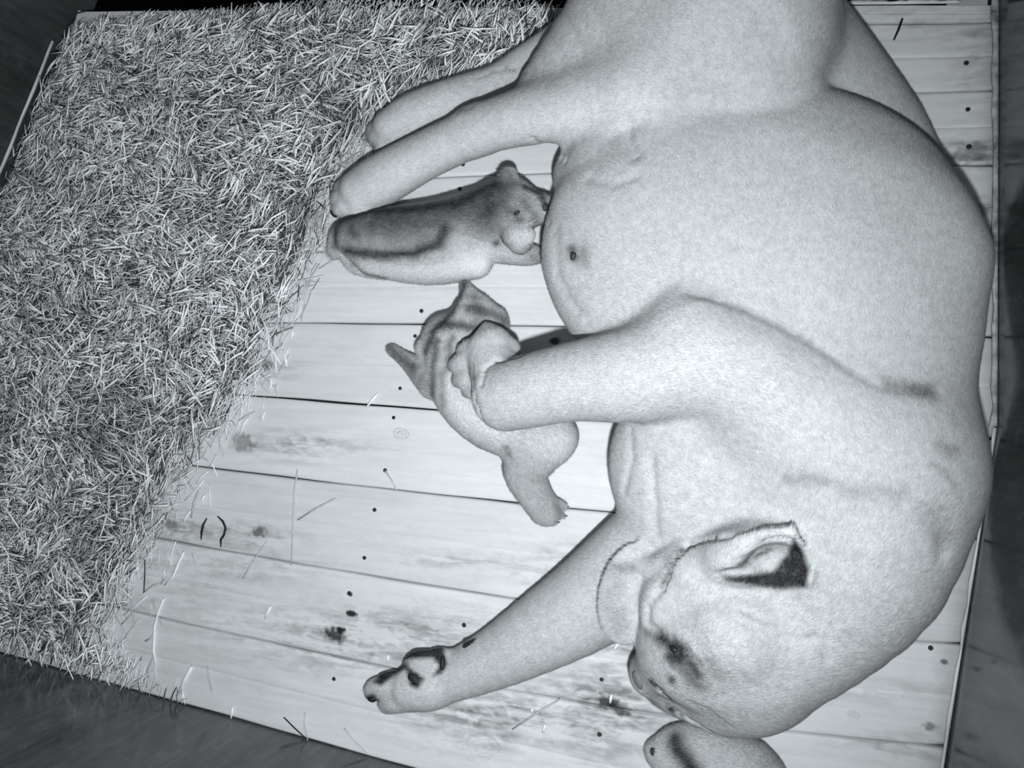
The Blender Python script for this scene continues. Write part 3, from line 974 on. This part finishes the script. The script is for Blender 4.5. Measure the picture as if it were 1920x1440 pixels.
# ------------------------------------------------------------------ cubs
def cub(name, label, ops, paints, folds=(), flow=((900, 500, -1, .1),), relax_it=2):
    c = Sculpt(.0034)
    for o in ops:
        if o[0] == 'e': c.ell(*o[1:])
        else: c.chain(*o[1:])
    V, Q = c.build()
    V = relax(V, Q, relax_it)
    s = Skin(V, Q)
    for pts, w, d in folds: s.fold(pts, w, d)
    s = Skin(s.V, Q)
    for pts, w, a in paints:
        if len(pts) > 2 and w < 0: s.fill(pts, a, -w)
        else: s.paint(pts, w, a, 5)
    r = empty(name, P(*ops[0][1][0][:2], 0) if ops[0][0] == 'c' else P(ops[0][1], ops[0][2], 0))
    tag(r, label, 'lion cub', 'cubs of the lioness')
    fast_mesh('body', s.V, Q, M_CUB, r, {'tone': s.tone})
    coat('coat', s, Q, 46000, .0085, .0011, flow, M_CHAIR, r, .3, 41, .5)
    return r, s


# the suckling cub between the hind paw and the belly
c1, s1 = cub('lion_cub', 'dark-backed spotted cub suckling at the belly, beside the hind paw', [
    ('c', [(672, 446, .05, 44), (740, 446, .062, 60), (820, 440, .066, 64), (890, 415, .07, 58), (930, 395, .078, 50)], .03),
    ('c', [(700, 488, .03, 32), (800, 500, .03, 36), (890, 490, .03, 34)], .03),
    ('e', 955, 385, .085, 58, 54, .052, -20, .02),
    ('c', [(975, 395, .09, 36), (1008, 392, .085, 30), (1030, 388, .08, 20)], .015),
    ('e', 953, 334, .115, 20, 23, .012, -15, .008),                      # ear
    ('e', 985, 440, .1, 20, 18, .012, 0, .008),
    ('c', [(905, 455, .05, 36), (955, 470, .035, 26), (990, 476, .025, 22), (1008, 478, .018, 16)], .015),      # foreleg
    ('c', [(965, 440, .09, 26), (975, 455, .08, 22)], .01),
    ('c', [(680, 440, .055, 36), (645, 440, .04, 26), (632, 462, .025, 20), (628, 476, .014, 12)], .015),      # hind leg
    ('c', [(640, 474, .02, 9), (660, 502, .014, 8), (690, 514, .012, 7), (725, 520, .010, 5)], .006),           # tail
], [
    ([(650, 430), (720, 420), (800, 415), (880, 395)], 46, .45), ([(940, 380), (960, 400)], 60, .42),
    ([(640, 412), (700, 396), (780, 392), (860, 380), (930, 345)], 24, .93),
    ([(650, 470), (720, 478), (780, 474), (825, 455), (835, 430)], 15, .92),
    ([(700, 420), (760, 415), (820, 410)], 26, .5), ([(740, 440), (790, 440)], 34, .35),
    ([(632, 430), (628, 470)], 14, .75), ([(660, 425), (665, 440)], 10, .7),
    ([(645, 482), (662, 504), (695, 515), (722, 520)], 8, .7),
    ([(865, 395), (900, 390)], 36, .45), ([(920, 375), (915, 400)], 20, .7), ([(950, 365), (935, 385)], 22, .6), ([(940, 350), (965, 345)], 12, .6),
    ([(985, 352), (1015, 365), (1026, 385)], 9, .9), ([(985, 380), (1000, 400), (1012, 420)], 10, .5), ([(960, 395), (975, 412)], 10, .6),
    ([(900, 420), (930, 430)], 24, .4), ([(945, 325), (960, 330)], 14, .5), ([(930, 455), (938, 460)], 9, .97),
    ([(700, 500), (780, 508), (880, 500)], 30, -.45), ([(870, 470), (900, 490)], 30, -.35), ([(966, 442), (985, 440)], 20, -.55),
    ([(985, 478), (1010, 482)], 15, .45), ([(1000, 470), (1012, 474)], 5, .8)],
    [([(870, 440), (905, 455), (940, 462)], 6, .004), ([(680, 470), (760, 482), (820, 470)], 8, .005)],
    [(980, 390, -1, .1), (800, 440, -1, .15), (650, 450, -.8, .5), (960, 475, 1, .2)])
pad('eye', s1, 968, 398, 7, 4, 25, M_EYE, c1, .003, .03, 10)
pad('nose', s1, 1022, 390, 7, 8, 0, M_NOSE, c1, .004, .05, 11)

# the cub pinned under the forepaw
c2, s2 = cub('lion_cub', 'grey striped cub sprawled on the boards under the lioness forepaw', [
    ('c', [(838, 640, .05, 44), (848, 690, .055, 50), (868, 745, .055, 52), (920, 790, .055, 54), (990, 812, .055, 52), (1040, 818, .05, 44)], .025),
    ('e', 838, 632, .066, 44, 46, .045, -15, .018),
    ('c', [(800, 655, .06, 22), (808, 668, .05, 20)], .012),
    ('c', [(885, 600, .06, 44), (885, 570, .045, 26), (872, 535, .03, 11), (868, 510, .02, 7)], .02),
    ('c', [(920, 606, .05, 36), (900, 580, .045, 26)], .015),
    ('c', [(815, 715, .05, 36), (782, 690, .04, 23), (758, 672, .03, 15), (736, 656, .02, 12)], .015),
    ('c', [(1010, 832, .055, 56), (985, 880, .045, 42), (1002, 925, .032, 33), (1022, 955, .025, 30)], .02),
    ('c', [(1022, 950, .025, 22), (1046, 946, .02, 12), (1058, 948, .012, 7)], .005),
    ('c', [(1022, 956, .025, 22), (1045, 962, .02, 11), (1054, 966, .012, 6)], .005),
    ('c', [(1018, 960, .025, 22), (1032, 974, .02, 11), (1040, 977, .012, 6)], .005),
    ('c', [(965, 850, .05, 22), (955, 835, .05, 20)], .01),
], [
    ([(872, 512), (868, 545), (850, 585), (815, 620), (800, 660)], 12, .9), ([(880, 580), (920, 590), (945, 603)], 14, .75), ([(890, 560), (900, 590)], 16, .5),
    ([(835, 608), (870, 610), (895, 615)], 12, .85), ([(820, 640), (815, 680), (812, 740)], 10, .75), ([(845, 660), (838, 690)], 9, .6), ([(850, 632), (840, 650)], 9, .6),
    ([(733, 655), (752, 672), (775, 690)], 14, .75), ([(775, 700), (800, 720)], 22, .45), ([(830, 700), (830, 760)], 10, .45),
    ([(840, 730), (890, 780), (960, 815), (1040, 815)], 46, -.28), ([(948, 840), (953, 850)], 10, .5), ([(1000, 900), (1020, 960)], 50, .32), ([(1000, 830)], 60, .2), ([(1045, 950), (1052, 965)], 12, .4)],
    [([(850, 700), (880, 740)], 8, .004)],
    [(838, 630, 0, 1), (850, 720, .2, 1), (930, 800, 1, .3), (1000, 900, .3, 1), (880, 560, -.2, -1), (770, 680, -1, -.8)])
for (x, y) in ((1059, 948), (1056, 966), (1042, 978)):
    a = P(x, y, .010)
    tube('claw', [a, a + np.array([.005, -.001, 0]), a + np.array([.009, -.002, -.006])], [.002, .0017, .0006], M_CLAW, c2, 6)

# the cub beneath the chin, mostly beyond the frame
c3, s3 = cub('lion_cub', 'pale cub under the lioness chin, cut off by the lower edge', [
    ('c', [(1330, 1420, .055, 60), (1395, 1450, .055, 60), (1425, 1490, .05, 58)], .03),
    ('e', 1285, 1420, .055, 58, 55, .045, 20, .02),
    ('c', [(1262, 1418, .05, 30), (1236, 1410, .04, 24)], .015),
    ('e', 1300, 1470, .09, 18, 20, .012, 0, .008),
], [([(1268, 1385), (1272, 1405), (1290, 1425), (1305, 1445)], 16, .95), ([(1275, 1400), (1300, 1440)], 22, .5)])
pad('nose', s3, 1224, 1408, 7, 8, 0, M_NOSE, c3, .004, .05, 12)
#@@END
# ------------------------------------------------------------------ straw
BED_PX = [(-190, 740), (14, 330), (138, 42), (170, 24), (300, 18), (520, 8), (760, 6), (980, 10), (1062, 40), (1015, 85), (940, 130), (820, 165), (720, 215), (672, 290), (628, 345), (606, 410), (590, 470),
          (545, 560), (515, 610), (490, 690), (440, 775), (350, 860), (305, 950), (262, 1060), (215, 1130), (175, 1180), (250, 1270), (330, 1315), (0, 1222), (-160, 1170)]
BED = np.array([P(a, b_)[:2] for a, b_ in BED_PX])


def poly_sd(q, Pn):
    inside = np.zeros(len(q), bool); dm = np.full(len(q), 1e9)
    for a, c in zip(Pn, np.roll(Pn, -1, 0)):
        cond = (a[1] > q[:, 1]) != (c[1] > q[:, 1])
        xi = (c[0] - a[0]) * (q[:, 1] - a[1]) / (c[1] - a[1] + 1e-12) + a[0]
        inside ^= cond & (q[:, 0] < xi)
        t = np.clip(((q - a) @ (c - a)) / ((c - a) @ (c - a)), 0, 1)
        dm = np.minimum(dm, np.linalg.norm(q - a - t[:, None] * (c - a), axis=1))
    return np.where(inside, dm, -dm)


_ph = rng.random((14, 3)) * 6.28
_fr = rng.uniform(4, 38, 14); _an = rng.random(14) * 6.28


def lumps(q):
    out = np.zeros(len(q))
    for (p, f, a) in zip(_ph, _fr, _an):
        out += np.sin(q[:, 0] * f * math.cos(a) + q[:, 1] * f * math.sin(a) + p[0]) / (1 + f * .08)
    return out / 6


def bed_h(q):
    sd = poly_sd(q, BED)
    return np.where(sd > 0, .042 * (1 - np.exp(-np.maximum(sd, 0) / .10)) + np.minimum(sd * .25, .016) * lumps(q), 0), sd


def stalks(n, lmin, lmax, wmin, wmax, tone, zlo, zhi, edge=.03, pitch=.25, seed=1, rim=None):
    r = np.random.default_rng(seed)
    lo, hi = BED.min(0), BED.max(0)
    Pn = np.zeros((0, 2))
    while len(Pn) < n:
        q = lo + (hi - lo) * r.random((n * 2, 2))
        q = q[q[:, 1] > front_y(q[:, 0]) + .012]
        q = q[q[:, 0] > np.maximum(XLIM + .08, left_x(q[:, 1]) + .02)]
        sd = poly_sd(q, BED)
        keep = r.random(len(q)) < np.clip((sd + edge * .9) / (edge * 2.2), 0, 1) ** 1.7
        if rim: keep = (r.random(len(q)) < np.exp(-((sd - .005) / rim) ** 2)) & (q[:, 0] > P(140, 1200)[0])
        Pn = np.concatenate([Pn, q[keep]])
    q = Pn[:n]
    H, sd = bed_h(q)
    L = lmin + (lmax - lmin) * r.random(n) ** 1.8
    W = wmin + (wmax - wmin) * r.random(n)
    yaw = r.random(n) * math.pi
    ed = sd < .07
    yaw[ed] = (math.pi / 2 - .35 + .55 * r.standard_normal(ed.sum()))
    flow = lumps(q * 1.7 + 5)
    mixm = r.random(n) < .5
    yaw[mixm & ~ed] = flow[mixm & ~ed] * 4 + .35 * r.standard_normal((mixm & ~ed).sum())
    pt = pitch * r.standard_normal(n)
    pt = np.clip(pt, -.7, .7) * np.clip(sd / .04, .04, 1)
    z = H + zlo + (zhi - zlo) * r.random(n)
    z = np.maximum(z, .0025 + W * .5 + np.abs(np.sin(pt)) * L * .5)
    D = np.stack([np.cos(yaw) * np.cos(pt), np.sin(yaw) * np.cos(pt), np.sin(pt)], 1)
    U = np.stack([-np.sin(yaw), np.cos(yaw), np.zeros(n)], 1)
    Bn = np.cross(D, U)
    bend = r.standard_normal(n) * L * .045
    C0 = np.stack([q[:, 0], q[:, 1], z], 1)
    V = np.zeros((n, 3, 4, 3))
    for i, t in enumerate((-.5, 0, .5)):
        c = C0 + D * (L * t)[:, None] + U * (bend * (1 - 4 * t * t))[:, None]
        tp = .75 if t else 1
        for j, (su, sb) in enumerate(((1, 0), (0, .55), (-1, 0), (0, -.55))):
            V[:, i, j] = c + U * (W * .5 * su * tp)[:, None] + Bn * (W * .5 * sb * tp)[:, None]
    V[..., 2] = np.maximum(V[..., 2], .0015)
    V[..., 1] = np.maximum(V[..., 1], front_y(V[..., 0]) + .004)
    V[..., 0] = np.maximum(V[..., 0], np.maximum(left_x(V[..., 1]) + .012, XLIM + .01))
    V[..., 1] = np.minimum(V[..., 1], ytop + .05)
    base = (np.arange(n) * 12)[:, None]
    qs = []
    for i in range(2):
        for j in range(4):
            k = (j + 1) % 4
            qs.append(np.array([i * 4 + j, i * 4 + k, (i + 1) * 4 + k, (i + 1) * 4 + j])[None] + base)
    qs.append(np.array([3, 2, 1, 0])[None] + base); qs.append(np.array([8, 9, 10, 11])[None] + base)
    T = tone[0] + (tone[1] - tone[0]) * r.random(n) ** tone[2]
    T = np.where(r.random(n) < tone[3], .03 + .17 * r.random(n), T)
    T = T * np.clip(1.0 + .7 * lumps(q * .9 + 3) + .5 * lumps(q * 2.3), .35, 1.5)
    return V.reshape(-1, 3), np.stack(qs, 1).reshape(-1, 4), np.repeat(np.minimum(T, .96), 12)


sets = [stalks(46000, .010, .040, .0009, .0019, (.45, .97, .8, .30), -.016, .006, .05, .26, 11),
        stalks(20000, .02, .070, .0014, .0032, (.65, .97, .8, .18), -.004, .016, .07, .22, 12),
        stalks(2400, .03, .085, .0036, .0070, (.95, .97, 1.0, .03), .008, .022, .04, .14, 13),
        stalks(1100, .03, .085, .0018, .0042, (.6, .97, .8, .15), .0, .01, .04, .12, 14, .03)]
# matted bed beneath
gx = np.linspace(BED[:, 0].min(), BED[:, 0].max(), 110); gy = np.linspace(BED[:, 1].min(), BED[:, 1].max(), 130)
GX, GY = np.meshgrid(gx, gy, indexing='ij'); q = np.stack([GX.ravel(), GY.ravel()], 1)
H, sd = bed_h(q)
okv = (sd > .03) & (q[:, 1] > front_y(q[:, 0]) + .006) & (q[:, 0] > left_x(q[:, 1]) + .028) & (q[:, 0] > XLIM + .06)
idx = np.arange(len(q)).reshape(110, 130)
qq = np.stack([idx[:-1, :-1], idx[1:, :-1], idx[1:, 1:], idx[:-1, 1:]], -1).reshape(-1, 4)
qq = qq[okv[qq].all(1)]
used = np.unique(qq); remap = np.full(len(q), -1); remap[used] = np.arange(len(used))
bedV = np.concatenate([q, np.maximum(H - .012, .001)[:, None]], 1)[used]
off = 0; VV = [bedV]; QQ = [remap[qq]]; TT = [np.full(len(bedV), .06)]
off = len(bedV)
for (v, f, t) in sets:
    VV.append(v); QQ.append(f + off); TT.append(t); off += len(v)
straw = fast_mesh('straw_bedding', np.concatenate(VV), np.concatenate(QQ), M_STRAW, None, {'tone': np.concatenate(TT)}, smooth=False)
tag(straw, 'thick bed of loose pale straw heaped over the left half of the boards', 'straw', kind='stuff')

# single stalks lying on the bare boards: (points in px), width px, label
M_STALK = simple_material('single_straw', .86, .4, .35, 90, .12)
M_STALK_D = simple_material('dull_straw', .50, .6, .2, 90, .2)
G = 'stray straw stalks on the bare boards'


def stalk(pts, wpx, label, mat=None, z=.0035):
    W = [P(x, y, z) for x, y in pts]
    if len(W) == 2: W = [W[0], (W[0] + W[1]) / 2 + np.array([.0008, .0006, 0]), W[1]]
    r = wpx * mpp(0) * .5
    o = tube('straw_stalk', np.array(W) - W[0], [r * .8] + [r] * (len(W) - 2) + [r * .7], mat or M_STALK, None, 6)
    o.location = W[0]
    tag(o, label, 'straw', G)
    return o


stalk([(308, 1122), (298, 1145), (290, 1175), (288, 1220), (294, 1250)], 6, 'long pale straw stalk with kinked top standing apart at lower left')
stalk([(360, 1250), (348, 1272), (336, 1298)], 8, 'thick short pale straw stalk near the front wall, lower left')
stalk([(389, 1250), (392, 1272), (397, 1296)], 4, 'thin upright straw stalk right of the thick short stalk', M_STALK_D)
stalk([(508, 1137), (502, 1148), (497, 1160)], 6, 'small bright straw piece alone on the boards below the straw bed')
stalk([(436, 1325), (435, 1336), (433, 1347)], 5, 'tiny bright straw piece at the foot of the front wall')
stalk([(558, 880), (552, 920), (550, 975), (546, 1060)], 4, 'long thin straw stalk crossing two joints left of the middle', M_STALK_D)
stalk([(628, 935), (590, 955), (558, 975)], 4, 'faint slanting straw stalk meeting the long thin one', M_STALK_D)
stalk([(345, 1035), (334, 1058), (322, 1085)], 6, 'pale slanting straw stalk beside the straw bed edge')
stalk([(360, 1038), (367, 1062)], 3, 'short dull straw stalk just right of the slanting pale stalk', M_STALK_D)
stalk([(708, 738), (698, 750), (687, 764)], 6, 'bright straw piece lying across a board joint left of the pinned cub')
stalk([(572, 1337), (571, 1362), (577, 1388)], 4, 'upright straw stalk on the last board by the front wall', M_STALK_D)
stalk([(532, 1345), (552, 1365), (574, 1385)], 3, 'dark slanting straw stalk on the last board by the front wall', M_TWIG)
stalk([(722, 882), (734, 900), (744, 920)], 4, 'dull straw stalk below the pinned cub by a screw head', M_STALK_D)
stalk([(1160, 1205), (1155, 1212), (1150, 1219)], 6, 'bright straw bit between the stretched foreleg and muzzle')
stalk([(1147, 1302), (1145, 1310), (1144, 1318)], 6, 'bright straw bit on the dark knot below the foreleg')
stalk([(998, 1328), (996, 1335)], 6, 'bright straw bit on the stain under the stretched foreleg')
stalk([(1022, 1358), (1020, 1366), (1018, 1374)], 5, 'bright straw bit near the lower edge below the foreleg')
stalk([(1055, 1308), (1010, 1335), (960, 1368)], 4, 'long dull straw stalk slanting below the stretched foreleg', M_STALK_D)
stalk([(728, 1228), (725, 1242)], 5, 'tiny bright straw bit above the pads of the forward paw')
stalk([(1692, 35), (1685, 55), (1676, 75)], 4, 'dark straw stalk on the boards at upper right behind the back', M_TWIG)
stalk([(645, 1365), (660, 1385), (690, 1415)], 3, 'dull straw stalk at the lower edge left of the forward paw', M_STALK_D)
stalk([(500, 1015), (470, 1060), (455, 1085)], 3, 'faint straw stalk on the boards between two dark stains', M_STALK_D)
# loose pieces along the edge of the bed: nothing tells them apart
rs = np.random.default_rng(21)
edge_px = np.array([(600, 470), (560, 560), (525, 620), (500, 700), (455, 780), (375, 865), (330, 955), (285, 1065), (235, 1140), (215, 1200), (270, 1265)])
for i in range(46):
    t = rs.random() * (len(edge_px) - 1.001); k = int(t); c = edge_px[k] + (edge_px[k + 1] - edge_px[k]) * (t - k)
    c = c + np.array([abs(rs.normal(0, 26)) + 4, rs.normal(0, 14)])
    a = math.pi / 2 + .3 + rs.normal(0, .45); L = rs.uniform(18, 62)
    d = np.array([math.cos(a), math.sin(a)]) * L / 2
    kx = rs.normal(0, 3, 2)
    p3 = [tuple(c - d), tuple(c + kx), tuple(c + d)]
    if min(P(*p)[1] - front_y(P(*p)[0]) for p in p3) < .01: continue
    stalk(p3, rs.uniform(2.5, 5.5), 'loose pale straw stalk strewn along the edge of the straw bed', M_STALK if rs.random() < .6 else M_STALK_D, .004)
# curled dark twigs
for pts, lab in (([(408, 968), (418, 978), (423, 990), (420, 1003), (414, 1012), (414, 1026)], 'dark hooked twig on the boards right of the straw bed'),
                 ([(388, 972), (381, 984), (378, 998), (377, 1012)], 'short dark bent twig left of the hooked twig')):
    W = np.array([P(x, y, .004) for x, y in pts])
    o = tube('twig', W - W[0], [.0015] + [.003] * (len(W) - 2) + [.0012], M_TWIG, None, 6); o.location = W[0]
    tag(o, lab, 'twig')
